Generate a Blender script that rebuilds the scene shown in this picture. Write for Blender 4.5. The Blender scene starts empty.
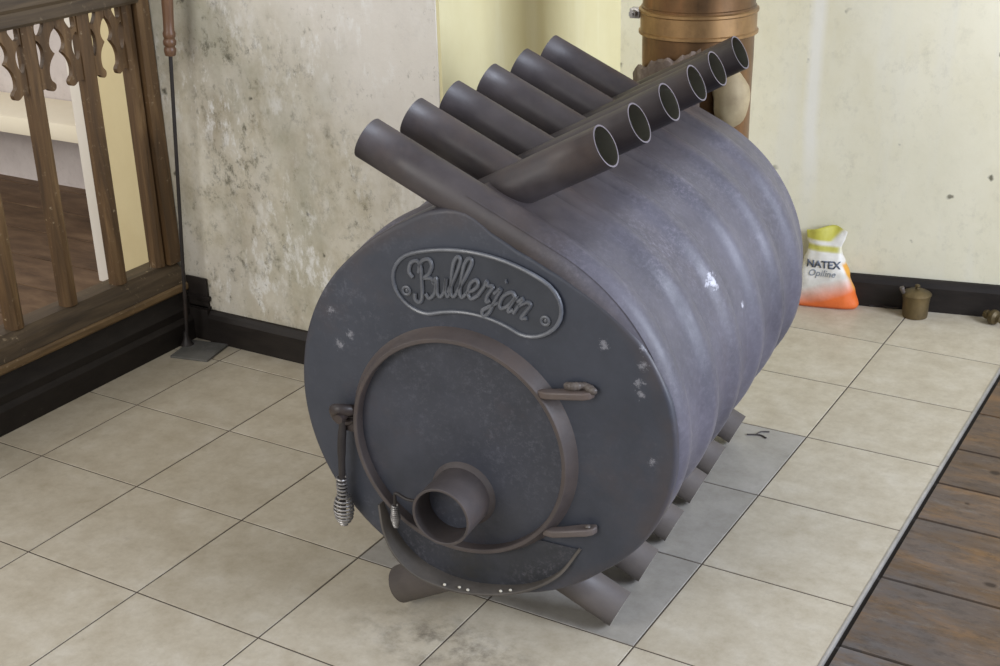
import bpy, bmesh, math, random
from mathutils import Vector, Matrix, noise
from mathutils.geometry import tessellate_polygon
random.seed(7)
PI = math.pi
C = bpy.context.scene.collection

# ------------------------------------------------------------------ materials
class NT:
    """small helper around a node tree"""
    def __init__(s, name):
        s.m = bpy.data.materials.new(name); s.m.use_nodes = True
        s.t = s.m.node_tree; s.b = s.t.nodes['Principled BSDF']
        s.co = s.n('ShaderNodeTexCoord').outputs['Object']
    def n(s, k, **kw):
        x = s.t.nodes.new(k)
        for a, v in kw.items(): setattr(x, a, v)
        return x
    def l(s, a, b): s.t.links.new(a, b)
    def mapped(s, scale=(1,1,1), loc=(0,0,0), rot=(0,0,0), src=None):
        m = s.n('ShaderNodeMapping'); m.inputs['Scale'].default_value = scale
        m.inputs['Location'].default_value = loc; m.inputs['Rotation'].default_value = rot
        s.l(src or s.co, m.inputs['Vector']); return m.outputs[0]
    def noise(s, scale, detail=6, rough=.6, vec=None, dist=0):
        x = s.n('ShaderNodeTexNoise'); x.inputs['Scale'].default_value = scale
        x.inputs['Detail'].default_value = detail; x.inputs['Roughness'].default_value = rough
        x.inputs['Distortion'].default_value = dist
        s.l(vec or s.co, x.inputs['Vector']); return x.outputs['Fac']
    def ramp(s, fac, stops):
        r = s.n('ShaderNodeValToRGB'); e = r.color_ramp.elements
        while len(e) < len(stops): e.new(.5)
        for i, (p, c) in enumerate(stops):
            e[i].position = p
            e[i].color = (c, c, c, 1) if isinstance(c, (int, float)) else (*c, 1)
        s.l(fac, r.inputs[0]); return r.outputs[0]
    def mix(s, fac, a, b, mode='MIX'):
        x = s.n('ShaderNodeMix', data_type='RGBA', blend_type=mode)
        for sock, v in ((x.inputs[0], fac), (x.inputs[6], a), (x.inputs[7], b)):
            if isinstance(v, (int, float)): sock.default_value = v
            elif isinstance(v, tuple): sock.default_value = (*v, 1)
            else: s.l(v, sock)
        return x.outputs[2]
    def math(s, op, a, b=0, clamp=False):
        x = s.n('ShaderNodeMath', operation=op, use_clamp=clamp)
        for i, v in enumerate((a, b)):
            if isinstance(v, (int, float)): x.inputs[i].default_value = v
            else: s.l(v, x.inputs[i])
        return x.outputs[0]
    def sep(s, vec=None):
        x = s.n('ShaderNodeSeparateXYZ'); s.l(vec or s.co, x.inputs[0]); return x.outputs
    def bump(s, h, strength=.2, dist=.01):
        b = s.n('ShaderNodeBump'); b.inputs['Strength'].default_value = strength
        b.inputs['Distance'].default_value = dist; s.l(h, b.inputs['Height'])
        s.l(b.outputs[0], s.b.inputs['Normal'])
    def out(s, col, rough=.6, metal=0, spec=.5):
        if isinstance(col, tuple): s.b.inputs['Base Color'].default_value = (*col, 1)
        else: s.l(col, s.b.inputs['Base Color'])
        if isinstance(rough, (int, float)): s.b.inputs['Roughness'].default_value = rough
        else: s.l(rough, s.b.inputs['Roughness'])
        s.b.inputs['Metallic'].default_value = metal
        s.b.inputs['Specular IOR Level'].default_value = spec
        return s.m

def lin(r, g, b):
    f = lambda c: (c/255/12.92) if c/255 <= .04045 else ((c/255+.055)/1.055)**2.4
    return (f(r), f(g), f(b))

def steel(name, dark, light, rust=None, rust_amt=.5, rough=.5, dust=0, scale=9, spec=.5, metal=.0, dustcol=None):
    n = NT(name)
    f = n.noise(scale, 8, .65)
    c = n.ramp(f, [(.3, dark), (.7, light)])
    if rust:
        f2 = n.noise(scale*.55, 7, .7, n.mapped((1, 1, 1), (3, 7, 1)))
        c = n.mix(n.ramp(f2, [(.62-rust_amt*.3, 0), (.80-rust_amt*.2, .8)]), c, rust)
    if dust:
        f3 = n.noise(95, 4, .8)
        f4 = n.noise(4, 4, .6, n.mapped((1, 1, 1), (9, 2, 5)))
        k = n.math('MULTIPLY', n.ramp(f3, [(.5, 0), (.72, 1)]), n.ramp(f4, [(.42, 0), (.7, dust)]))
        c = n.mix(k, c, dustcol or lin(170, 165, 178))
    r = n.ramp(n.noise(scale*2.2, 5, .6), [(.3, rough-.1), (.7, rough+.12)])
    n.bump(n.noise(scale*11, 6, .7), .12, .003)
    return n.out(c, r, metal, spec)

def body_steel(name):
    """tubes and shell are one steel: brown-grey on the bare tubes, dustier on the flanks and tinted there like cool reflected light"""
    n = NT(name)
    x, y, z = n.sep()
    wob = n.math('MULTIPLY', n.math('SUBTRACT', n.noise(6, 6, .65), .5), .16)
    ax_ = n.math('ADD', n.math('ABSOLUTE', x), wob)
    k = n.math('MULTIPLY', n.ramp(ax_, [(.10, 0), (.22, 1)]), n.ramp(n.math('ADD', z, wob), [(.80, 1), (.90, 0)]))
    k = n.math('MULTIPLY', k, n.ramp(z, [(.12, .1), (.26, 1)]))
    low = n.math('MULTIPLY', n.ramp(z, [(.03, .85), (.15, 0)]), n.ramp(n.noise(20, 6, .7), [(.3, .5), (.6, 1)]))   # floor dust on the feet
    f = n.noise(9, 8, .65)
    c1 = n.ramp(f, [(.3, lin(60, 55, 57)), (.7, lin(81, 75, 76))])
    c1 = n.mix(n.ramp(n.noise(4, 6, .7, n.mapped((1, 1, 1), (3, 7, 1))), [(.5, 0), (.7, .6)]), c1, lin(90, 77, 70))
    c2 = n.ramp(n.noise(5, 8, .65), [(.3, lin(72, 71, 80)), (.7, lin(98, 96, 107))])  # flank colour: paler and bluish, painting in the cool light it reflects
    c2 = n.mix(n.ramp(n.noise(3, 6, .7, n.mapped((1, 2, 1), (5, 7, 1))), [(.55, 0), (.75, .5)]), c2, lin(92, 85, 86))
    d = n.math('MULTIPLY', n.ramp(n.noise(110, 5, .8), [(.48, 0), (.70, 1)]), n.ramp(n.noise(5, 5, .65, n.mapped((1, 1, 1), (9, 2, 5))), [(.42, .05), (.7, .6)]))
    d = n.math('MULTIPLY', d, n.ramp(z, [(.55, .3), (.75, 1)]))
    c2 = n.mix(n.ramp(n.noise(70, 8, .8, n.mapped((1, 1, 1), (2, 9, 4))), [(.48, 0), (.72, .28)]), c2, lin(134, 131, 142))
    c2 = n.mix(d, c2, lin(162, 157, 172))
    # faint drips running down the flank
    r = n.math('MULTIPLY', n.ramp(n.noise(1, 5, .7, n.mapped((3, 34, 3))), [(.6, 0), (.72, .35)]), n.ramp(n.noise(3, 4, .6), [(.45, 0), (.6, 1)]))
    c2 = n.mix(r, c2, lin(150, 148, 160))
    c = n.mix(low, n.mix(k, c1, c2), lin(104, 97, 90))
    for p, rad in (((.338, .303, .662), .013), ((.356, .860, .627), .010), ((.360, .372, .617), .006), ((.37, .430, .575), .004)):     # splashes of whitewash
        dd = n.n('ShaderNodeVectorMath', operation='DISTANCE'); n.l(n.co, dd.inputs[0]); dd.inputs[1].default_value = p
        q = n.math('ADD', dd.outputs['Value'], n.math('MULTIPLY', n.math('SUBTRACT', n.noise(70, 4, .7), .5), .05))
        c = n.mix(n.ramp(q, [(rad*.7, .85), (rad*1.2, 0)]), c, lin(206, 206, 216))
    n.bump(n.noise(90, 6, .7), .12, .003)
    return n.out(c, n.math('ADD', n.ramp(n.noise(18, 5, .6), [(.3, .40), (.7, .56)]), n.math('MULTIPLY', low, .3)), 0, .5)

M = {}
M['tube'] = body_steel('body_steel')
M['tube_rim'] = steel('worn_tube_rim', lin(92, 86, 94), lin(118, 111, 120), None, 0, .5)
M['tube_in'] = steel('lightened_tube_inside', lin(160, 158, 144), lin(190, 188, 172), None, 0, .8)  # colour lightened to make up for the little light reaching inside
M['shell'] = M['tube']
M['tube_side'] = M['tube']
def plate_steel():
    n = NT('front_plate_steel')
    c = n.ramp(n.noise(6, 8, .65), [(.3, lin(50, 54, 64)), (.7, lin(67, 71, 82))])
    c = n.mix(n.ramp(n.noise(3.4, 7, .7, n.mapped((1, 1, 1), (3, 7, 1))), [(.54, 0), (.74, .7)]), c, lin(78, 70, 72))
    x, y, z = n.sep()
    edge = n.n('ShaderNodeVectorMath', operation='DISTANCE'); n.l(n.mapped((1, 0, 1)), edge.inputs[0]); edge.inputs[1].default_value = (0, 0, .468)
    e = n.math('MULTIPLY', n.ramp(n.math('ADD', edge.outputs['Value'], n.math('MULTIPLY', n.noise(9, 5, .7), .05)), [(.375, 0), (.40, .6)]), n.ramp(n.noise(8, 5, .6), [(.35, .2), (.6, 1)]))
    c = n.mix(e, c, lin(76, 68, 68))
    for p, rad in (((.256, -.04, .659), .008), ((.329, -.04, .665), .007), ((.326, -.04, .63), .006), ((.319, -.04, .60), .007), ((.323, -.04, .578), .006), ((.345, -.04, .45), .005), ((-.291, -.04, .643), .009), ((-.275, -.04, .575), .010), ((-.25, -.04, .60), .006)):
        dd = n.n('ShaderNodeVectorMath', operation='DISTANCE'); n.l(n.co, dd.inputs[0]); dd.inputs[1].default_value = p
        q = n.math('ADD', dd.outputs['Value'], n.math('MULTIPLY', n.math('SUBTRACT', n.noise(110, 6, .8), .5), .06))
        c = n.mix(n.ramp(q, [(rad*.3, .6), (rad*.9, 0)]), c, lin(158, 158, 166))
    k = n.math('MULTIPLY', n.ramp(n.noise(60, 6, .8), [(.52, 0), (.70, 1)]), n.math('MULTIPLY', n.ramp(n.noise(5, 5, .65, n.mapped((1, 1, 1), (9, 2, 5))), [(.40, 0), (.66, .5)]), n.ramp(x, [(0, 1), (.18, .25)])))
    c = n.mix(k, c, lin(126, 126, 136))
    n.bump(n.noise(66, 6, .7), .10, .003)
    return n.out(c, n.ramp(n.noise(14, 5, .6), [(.3, .40), (.7, .58)]), 0, .5)
M['plate'] = plate_steel()
M['door'] = steel('door_steel', lin(49, 52, 61), lin(68, 71, 82), lin(74, 67, 71), .3, .5, .5, 7, .5, 0, lin(118, 120, 132))
M['ring'] = steel('door_ring_steel', lin(70, 63, 62), lin(89, 81, 79), lin(92, 78, 70), .4, .5)
M['inlet'] = steel('inlet_steel', lin(66, 61, 61), lin(87, 80, 79), lin(90, 76, 69), .35, .52)
M['dark_iron'] = steel('dark_iron', lin(34, 30, 30), lin(54, 48, 46), lin(70, 52, 42), .3, .55)
M['hinge'] = steel('hinge_iron', lin(84, 76, 74), lin(112, 102, 98), lin(98, 78, 64), .4, .5)
M['latch'] = steel('latch_iron', lin(48, 42, 42), lin(72, 63, 61), lin(88, 72, 62), .4, .42)
M['weld'] = steel('weld_bead', lin(74, 66, 62), lin(112, 104, 98), None, 0, .45, 0, 60)
M['lip'] = steel('ash_lip_steel', lin(70, 66, 62), lin(98, 92, 86), lin(70, 60, 44), .35, .6)
M['lipplate'] = steel('apron_plate_steel', lin(40, 42, 46), lin(62, 64, 72), lin(58, 52, 38), .55, .6, .4)
M['badge'] = steel('badge_iron', lin(48, 52, 60), lin(64, 68, 77), None, 0, .5)
M['badge_edge'] = steel('badge_raised_iron', lin(76, 79, 86), lin(108, 111, 118), None, 0, .34, 0, 20, .7)
M['spring'] = steel('spring_wire', lin(120, 118, 116), lin(185, 182, 180), None, 0, .35, 0, 40, .5, .7)

def brass(name, a, b, cc, rough=.38, metal=.75):
    n = NT(name)
    f = n.noise(3.2, 5, .6, n.mapped((2.2, 2.2, .5)))
    c = n.ramp(f, [(.3, a), (.5, b), (.68, cc)])
    c = n.mix(n.ramp(n.noise(14, 6, .7), [(.45, 0), (.75, .55)]), c, tuple(x*.55 for x in a))
    n.bump(n.noise(30, 4, .6), .05, .003)
    return n.out(c, rough, metal)
M['flue'] = brass('flue_brass', lin(88, 70, 52), lin(128, 97, 66), lin(168, 116, 76))
M['band'] = brass('band_brass', lin(128, 102, 72), lin(168, 134, 92), lin(186, 150, 104))
M['pot'] = brass('pot_brass', lin(70, 60, 40), lin(98, 84, 56), lin(128, 110, 76), .5, .5)
n = NT('dusty_elbow'); M['elbow'] = n.out(n.ramp(n.noise(14, 6, .6), [(.3, lin(158, 146, 120)), (.7, lin(196, 184, 154))]), .8)
n = NT('clay_seal'); M['seal'] = n.out(n.ramp(n.noise(18, 6, .6), [(.3, lin(142, 126, 96)), (.7, lin(176, 160, 126))]), .7)
n = NT('ragged_rust'); M['ragged'] = n.out(n.ramp(n.noise(24, 7, .7), [(.3, lin(84, 70, 60)), (.55, lin(122, 108, 98)), (.75, lin(168, 156, 146))]), .8)

def plaster(name, cols, scale=3, speck=.0, streaks=None, white=None, bump=.25, speckcol=None, spots=0, big=None):
    n = NT(name)
    f = n.noise(scale, 9, .68, n.mapped((1, 1, .8)))
    c = n.ramp(f, cols)
    if big:                          # broad zones of clean and stained plaster
        for (colr, seed, lo, hi, amt, sc) in big:
            g = n.noise(sc, 6, .62, n.mapped((1, 1, .7), (seed, seed*1.7, seed*.3)))
            c = n.mix(n.ramp(g, [(lo, 0), (hi, amt)]), c, colr)
    if streaks:                      # long faint runs of damp down the wall
        f2 = n.noise(6, 5, .6, n.mapped((1.6, 1.6, .16), (2, 0, 0)))
        c = n.mix(n.ramp(f2, [(.52, 0), (.74, .7)]), c, streaks)
    if white:                        # flaked patches of lime wash
        f3 = n.noise(11, 9, .75, n.mapped((1, 1, .55), (0, 5, 2)))
        f4 = n.noise(3.2, 3, .5, n.mapped((1, 1, .8), (1, 5, 2)))
        k = n.math('MULTIPLY', n.ramp(f3, [(.50, 0), (.60, 1)]), n.ramp(f4, [(.46, .05), (.60, .95)]))
        c = n.mix(k, c, white)
    if speck:                        # mould
        f5 = n.noise(30, 9, .78, n.mapped((1, 1, .8))); f6 = n.noise(4.2, 5, .65, n.mapped((1, 1, 1), (7, 1, 3)))
        k = n.math('MULTIPLY', n.ramp(f5, [(.52, 0), (.66, 1)]), n.ramp(f6, [(.40, .08), (.58, speck)]))
        c = n.mix(k, c, speckcol or lin(112, 106, 90))
    if spots:
        wv = n.n('ShaderNodeVectorMath', operation='MULTIPLY_ADD'); nn = n.n('ShaderNodeTexNoise'); nn.inputs['Scale'].default_value = 45; n.l(n.co, nn.inputs['Vector'])
        n.l(nn.outputs['Color'], wv.inputs[0]); wv.inputs[1].default_value = (.02, .02, .02); n.l(n.co, wv.inputs[2])
        v = n.n('ShaderNodeTexVoronoi'); v.inputs['Scale'].default_value = 9.5; n.l(wv.outputs[0], v.inputs['Vector'])
        k2 = n.math('MULTIPLY', n.ramp(v.outputs['Distance'], [(.05, 1), (.10, 0)]), n.ramp(n.noise(9, 2, .5), [(.42, 0), (.50, spots)]))
        c = n.mix(k2, c, lin(96, 92, 76))
    n.bump(n.noise(28, 7, .65), bump, .006)
    n.col = c
    n.out(c, .9, 0, .2)
    return n if name in ('cream_plaster', 'mouldy_plaster') else n.m
n = plaster('mouldy_plaster', [(.3, lin(172, 162, 134)), (.44, lin(198, 189, 164)), (.56, lin(211, 204, 184)), (.74, lin(222, 216, 200))], 9, .95, None, None, .3, lin(100, 97, 78), .9,
    [(lin(166, 164, 140), 2, .44, .60, .6, 3.0), (lin(156, 141, 112), 11, .50, .68, .6, 4.2), (lin(214, 208, 194), 6, .50, .62, .7, 2.6)])
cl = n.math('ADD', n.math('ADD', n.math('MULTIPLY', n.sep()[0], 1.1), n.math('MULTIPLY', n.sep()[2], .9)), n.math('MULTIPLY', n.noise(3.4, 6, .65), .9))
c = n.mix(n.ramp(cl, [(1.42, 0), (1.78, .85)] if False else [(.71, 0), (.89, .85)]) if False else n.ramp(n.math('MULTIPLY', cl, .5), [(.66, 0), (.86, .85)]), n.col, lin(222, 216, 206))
f3 = n.noise(15, 10, .78, n.mapped((1, 1, .5), (0, 5, 2))); f4 = n.noise(4.2, 4, .6, n.mapped((1, 1, .7), (1, 5, 2)))
c = n.mix(n.math('MULTIPLY', n.ramp(f3, [(.52, 0), (.60, 1)]), n.ramp(f4, [(.46, .12), (.60, .9)])), c, lin(232, 231, 226))
f5 = n.noise(46, 9, .8, n.mapped((1, 1, .7), (5, 1, 1)))
c = n.mix(n.math('MULTIPLY', n.ramp(f5, [(.57, 0), (.66, .8)]), n.ramp(n.noise(5, 4, .6, n.mapped((1, 1, 1), (2, 8, 3))), [(.42, .1), (.56, 1)])), c, lin(112, 106, 86))
hs = n.n('ShaderNodeHueSaturation'); hs.inputs['Saturation'].default_value = .78; n.l(c, hs.inputs['Color'])
M['wall_mottled'] = n.out(hs.outputs[0], .9, 0, .2)
M['wall_yellow'] = plaster('yellowed_plaster', [(.3, lin(216, 206, 160)), (.55, lin(224, 216, 174)), (.8, lin(230, 223, 186))], 2, .0, lin(232, 226, 192), None, .1)
nb = plaster('cream_plaster', [(.3, lin(216, 211, 186)), (.55, lin(226, 221, 198)), (.8, lin(232, 228, 208))], 2.2, .25, lin(222, 219, 204), None, .14, lin(160, 156, 138), .9,
    [(lin(212, 204, 172), 3, .48, .66, .6, 2.2)])
# pale run of lime down the wall
k = nb.math('SUBTRACT', nb.math('ADD', nb.sep()[0], nb.math('MULTIPLY', nb.noise(5, 3, .5), .03)), 1.332)
k = nb.math('MULTIPLY', nb.ramp(nb.math('ABSOLUTE', k), [(.008, .8), (.028, 0)]), nb.ramp(nb.sep()[2], [(.30, 0), (.50, .9)]))
M['wall_back'] = nb.out(nb.mix(k, nb.col, lin(232, 230, 222)), .9, 0, .2)
M['wall_far'] = plaster('lilac_plaster', [(.3, lin(186, 176, 172)), (.6, lin(206, 198, 194)), (.8, lin(220, 214, 208))], 3, .2)
M['wall_cream'] = plaster('cream_paint', [(.3, lin(212, 196, 152)), (.6, lin(222, 208, 166)), (.8, lin(226, 212, 172))], 2, 0, None, None, .08)
M['white_trim'] = plaster('white_paint', [(.3, lin(226, 220, 206)), (.7, lin(236, 230, 220))], 3, 0, None, None, .06)
M['ledge'] = plaster('ledge_paint', [(.3, lin(234, 224, 198)), (.7, lin(244, 236, 216))], 2, 0, None, None, .06)

def board_paint():
    n = NT('black_board_paint')
    c = n.ramp(n.noise(16, 7, .65, n.mapped((.6, 1, 2.5))), [(.35, lin(31, 27, 25)), (.66, lin(42, 37, 34)), (.82, lin(84, 78, 72))])
    n.bump(n.noise(40, 4, .6), .1, .003)
    return n.out(c, .5, 0, .3)
M['black'] = board_paint()

def old_wood(name, a, b, cc, chip=None, axis=2, rough=.55):
    n = NT(name)
    sc = [26, 26, 26]; sc[axis] = 2.2
    c = n.ramp(n.noise(1, 6, .6, n.mapped(tuple(sc)), 1.2), [(.3, a), (.52, b), (.75, cc)])
    if chip:
        k = n.math('MULTIPLY', n.ramp(n.noise(60, 4, .7), [(.60, 0), (.68, 1)]), n.ramp(n.noise(7, 3, .5), [(.45, 0), (.65, .8)]))
        c = n.mix(k, c, chip)
    n.bump(n.noise(1, 4, .6, n.mapped(tuple(x*2 for x in sc))), .18, .003)
    return n.out(c, rough)
M['rail_wood_z'] = old_wood('carved_wood', lin(70, 52, 32), lin(102, 77, 48), lin(134, 106, 70), lin(190, 172, 140), 2)
M['rail_nose'] = old_wood('worn_moulding_wood', lin(84, 66, 44), lin(122, 98, 66), lin(156, 132, 96), lin(176, 158, 128), 1)
M['rail_wood_y'] = old_wood('railing_beam_wood', lin(58, 48, 36), lin(82, 68, 50), lin(106, 90, 68), lin(176, 158, 128), 1)
M['turned'] = old_wood('red_turned_wood', lin(82, 60, 44), lin(110, 80, 58), lin(128, 96, 70), None, 2, .4)

def tile_mat(name, a, b, cc, stain=False):
    n = NT(name)
    at = n.n('ShaderNodeAttribute', attribute_name='tint').outputs['Fac']
    off = n.n('ShaderNodeCombineXYZ'); n.l(n.math('MULTIPLY', at, 37), off.inputs[0]); n.l(n.math('MULTIPLY', at, 91), off.inputs[1])
    ad = n.n('ShaderNodeVectorMath', operation='ADD'); n.l(n.co, ad.inputs[0]); n.l(off.outputs[0], ad.inputs[1])
    v = ad.outputs[0]
    c = n.ramp(n.noise(11, 10, .75, v, 0), [(.32, a), (.52, b), (.72, cc)])
    c = n.mix(n.ramp(n.noise(46, 6, .7, v), [(.5, 0), (.75, .35)]), c, tuple(x*.78 for x in a))
    hs = n.n('ShaderNodeHueSaturation'); n.l(c, hs.inputs['Color'])
    n.l(n.math('ADD', n.math('MULTIPLY', at, .10), .95), hs.inputs['Value']); c = hs.outputs[0]
    # soot trodden round the stove mouth and general grime
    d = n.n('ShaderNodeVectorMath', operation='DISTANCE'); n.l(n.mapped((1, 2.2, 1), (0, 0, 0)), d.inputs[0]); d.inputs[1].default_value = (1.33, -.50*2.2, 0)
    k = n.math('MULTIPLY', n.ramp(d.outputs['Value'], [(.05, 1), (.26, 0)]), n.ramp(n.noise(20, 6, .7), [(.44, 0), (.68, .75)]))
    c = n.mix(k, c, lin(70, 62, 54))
    k = n.ramp(n.noise(26, 7, .75, n.mapped((1, 1, 1), (3, 3, 0))), [(.62, 0), (.78, .4)])
    c = n.mix(k, c, lin(110, 98, 80))
    r = n.ramp(n.noise(12, 5, .6), [(.3, .34), (.7, .52)])
    n.bump(n.noise(34, 6, .65), .06, .002)
    return n.out(c, r, 0, .4)
M['tile'] = tile_mat('beige_tile', lin(174, 163, 142), lin(190, 181, 162), lin(204, 197, 182))
M['tile_grey'] = tile_mat('grey_hearth_tile', lin(146, 142, 134), lin(160, 156, 149), lin(172, 168, 162))
n = NT('grout'); M['grout'] = n.out(n.ramp(n.noise(30), [(.3, lin(70, 62, 54)), (.7, lin(92, 83, 73))]), .9)
n = NT('edge_strip_metal'); M['strip'] = n.out(n.ramp(n.noise(20), [(.3, lin(150, 146, 140)), (.7, lin(180, 176, 170))]), .5, .2)

def plank_mat(name, a, b, cc, grey=None):
    n = NT(name)
    at = n.n('ShaderNodeAttribute', attribute_name='tint').outputs['Fac']
    off = n.n('ShaderNodeCombineXYZ'); n.l(n.math('MULTIPLY', at, 53), off.inputs[0]); n.l(n.math('MULTIPLY', at, 17), off.inputs[2])
    ad = n.n('ShaderNodeVectorMath', operation='ADD'); n.l(n.co, ad.inputs[0]); n.l(off.outputs[0], ad.inputs[1])
    v = ad.outputs[0]
    c = n.ramp(n.noise(1, 8, .66, n.mapped((5, 15, 10), src=v), .3), [(.3, a), (.5, b), (.72, cc)])
    if grey:      # paint and varnish trodden off near the tiled step
        x = n.sep()[0]
        near = n.ramp(n.math('SUBTRACT', x, 1.98), [(.06, 1), (.50, .12)])
        k = n.math('MULTIPLY', n.math('ADD', n.math('MULTIPLY', near, .9), n.math('MULTIPLY', n.sep()[1], -.55), True),
                   n.ramp(n.noise(6, 8, .72, n.mapped((.8, 2.2, 1))), [(.36, .1), (.56, 1)]), True)
        c = n.mix(k, c, grey)
        c = n.mix(n.ramp(n.noise(34, 8, .8, n.mapped((.6, 1.4, 1))), [(.5, 0), (.68, .6)]), c, lin(60, 53, 47))
        c = n.mix(n.ramp(n.noise(22, 8, .8, n.mapped((.5, 1.6, 1), (4, 1, 0))), [(.54, 0), (.7, .5)]), c, lin(134, 126, 118))
        for p, rd in (((2.195, .215, 0), .014), ((2.075, .525, 0), .008), ((2.10, .70, 0), .016), ((2.30, .36, 0), .010)):
            dd = n.n('ShaderNodeVectorMath', operation='DISTANCE'); n.l(n.mapped((1, 1.3, 0)), dd.inputs[0]); dd.inputs[1].default_value = (p[0], p[1]*1.3, 0)
            q = n.math('ADD', dd.outputs['Value'], n.math('MULTIPLY', n.math('SUBTRACT', n.noise(60, 3, .6), .5), .012))
            c = n.mix(n.ramp(q, [(rd*.6, .85), (rd, 0)]), c, lin(50, 38, 30))
    hs = n.n('ShaderNodeHueSaturation'); n.l(c, hs.inputs['Color'])
    n.l(n.math('ADD', n.math('MULTIPLY', at, .3), .85), hs.inputs['Value'])
    n.bump(n.noise(1, 5, .6, n.mapped((6, 70, 10), src=v)), .12, .003)
    return n.out(hs.outputs[0], .6, 0, .3)
M['plank'] = plank_mat('worn_floorboards', lin(88, 69, 50), lin(108, 85, 60), lin(146, 108, 64), lin(98, 93, 91))
M['plank_far'] = plank_mat('brown_floorboards', lin(78, 60, 44), lin(102, 80, 60), lin(128, 104, 80))
n = NT('gap'); M['gap'] = n.out(lin(34, 28, 24), .9)
n = NT('knot_wood'); M['knot'] = n.out(lin(52, 38, 28), .7)

# ------------------------------------------------------------------ mesh helpers
def new(name, verts, faces, mat, parent=None, smooth=True, mats=None, fmat=None, angle=40):
    me = bpy.data.meshes.new(name); me.from_pydata([tuple(v) for v in verts], [], faces)
    me.validate(); me.update()
    o = bpy.data.objects.new(name, me); C.objects.link(o)
    for m in (mats or [mat]): me.materials.append(m)
    if fmat:
        for p, i in zip(me.polygons, fmat): p.material_index = i
    bm = bmesh.new(); bm.from_mesh(me); bmesh.ops.recalc_face_normals(bm, faces=bm.faces)
    if smooth:
        for f in bm.faces: f.smooth = True
        for e in bm.edges:
            if len(e.link_faces) == 2 and e.calc_face_angle(0) > math.radians(angle): e.smooth = False
    bm.to_mesh(me); bm.free()
    if parent: o.parent = parent
    return o

class MB:
    """collects pieces of one mesh"""
    def __init__(s): s.v = []; s.f = []; s.m = []
    def add(s, v, f, mi=0):
        k = len(s.v); s.v += [Vector(p) for p in v]; s.f += [[i+k for i in q] for q in f]; s.m += [mi]*len(f); return s
    def box(s, a, b, mi=0, ch=0.0):
        x0, y0, z0 = a; x1, y1, z1 = b
        bm = bmesh.new(); bmesh.ops.create_cube(bm, size=1)
        for v in bm.verts: v.co = Vector(((x0+x1)/2+v.co.x*(x1-x0), (y0+y1)/2+v.co.y*(y1-y0), (z0+z1)/2+v.co.z*(z1-z0)))
        if ch: bmesh.ops.bevel(bm, geom=bm.edges[:], offset=ch, segments=2, profile=.6, affect='EDGES')
        bm.verts.index_update()
        s.add([v.co.copy() for v in bm.verts], [[v.index for v in f.verts] for f in bm.faces], mi); bm.free(); return s
    def sweep(s, path, rad, n=16, caps=True, mi=0, closed=False, flat=1.0, up=None):
        """round tube along a path; rad is a number or a list"""
        P = [Vector(p) for p in path]; N = len(P)
        rads = rad if isinstance(rad, (list, tuple)) else [rad]*N
        prev = None; base = len(s.v); vs = []
        for i in range(N):
            if closed: t = P[(i+1) % N]-P[i-1]
            else: t = P[min(i+1, N-1)]-P[max(i-1, 0)]
            t.normalize()
            if up is not None: a = Vector(up)
            elif prev is None: a = Vector((0, 0, 1)) if abs(t.z) < .9 else Vector((1, 0, 0))
            else: a = prev
            a = (a-t*a.dot(t)).normalized(); b = t.cross(a); prev = a
            for k in range(n):
                w = 2*PI*k/n; vs.append(P[i]+(a*math.cos(w)*flat+b*math.sin(w))*rads[i])
        fs = []
        for i in range(N if closed else N-1):
            j = (i+1) % N
            for k in range(n): fs.append([i*n+k, i*n+(k+1) % n, j*n+(k+1) % n, j*n+k])
        if caps and not closed: fs += [list(range(n)), list(range((N-1)*n, N*n))]
        return s.add(vs, fs, mi)
    def lathe(s, prof, n=32, o=(0, 0, 0), axis='Z', mi=0, caps=True):
        vs = []; fs = []
        for r, h in prof:
            for k in range(n):
                w = 2*PI*k/n; x, y = r*math.cos(w), r*math.sin(w)
                p = {'Z': (x, y, h), 'Y': (x, h, y), 'X': (h, x, y)}[axis]
                vs.append(Vector(o)+Vector(p))
        for i in range(len(prof)-1):
            for k in range(n): fs.append([i*n+k, i*n+(k+1) % n, (i+1)*n+(k+1) % n, (i+1)*n+k])
        if caps: fs += [list(range(n)), list(range((len(prof)-1)*n, len(prof)*n))]
        return s.add(vs, fs, mi)
    def prism(s, poly, a, b, plane='XZ', mi=0):
        """polygon in a plane extruded between a and b along the third axis"""
        def pt(p, h): return {'XZ': (p[0], h, p[1]), 'YZ': (h, p[0], p[1]), 'XY': (p[0], p[1], h)}[plane]
        n = len(poly); vs = [pt(p, a) for p in poly]+[pt(p, b) for p in poly]
        fs = [list(range(n)), list(range(n, 2*n))]+[[i, (i+1) % n, n+(i+1) % n, n+i] for i in range(n)]
        return s.add(vs, fs, mi)
    def ball(s, c, r, n=10, sc=(1, 1, 1), mi=0):
        vs = []; fs = []; m = n//2+1
        prof = [(max(1e-4, math.sin(PI*i/m)), -math.cos(PI*i/m)) for i in range(m+1)]
        for a, h in prof:
            for k in range(n):
                w = 2*PI*k/n; vs.append(Vector(c)+Vector((a*math.cos(w)*sc[0], a*math.sin(w)*sc[1], h*sc[2]))*r)
        for i in range(m):
            for k in range(n): fs.append([i*n+k, i*n+(k+1) % n, (i+1)*n+(k+1) % n, (i+1)*n+k])
        return s.add(vs, fs, mi)
    def build(s, name, mat, parent=None, smooth=True, mats=None, angle=40):
        return new(name, s.v, s.f, mat, parent, smooth, mats, s.m if mats else None, angle)

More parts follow.
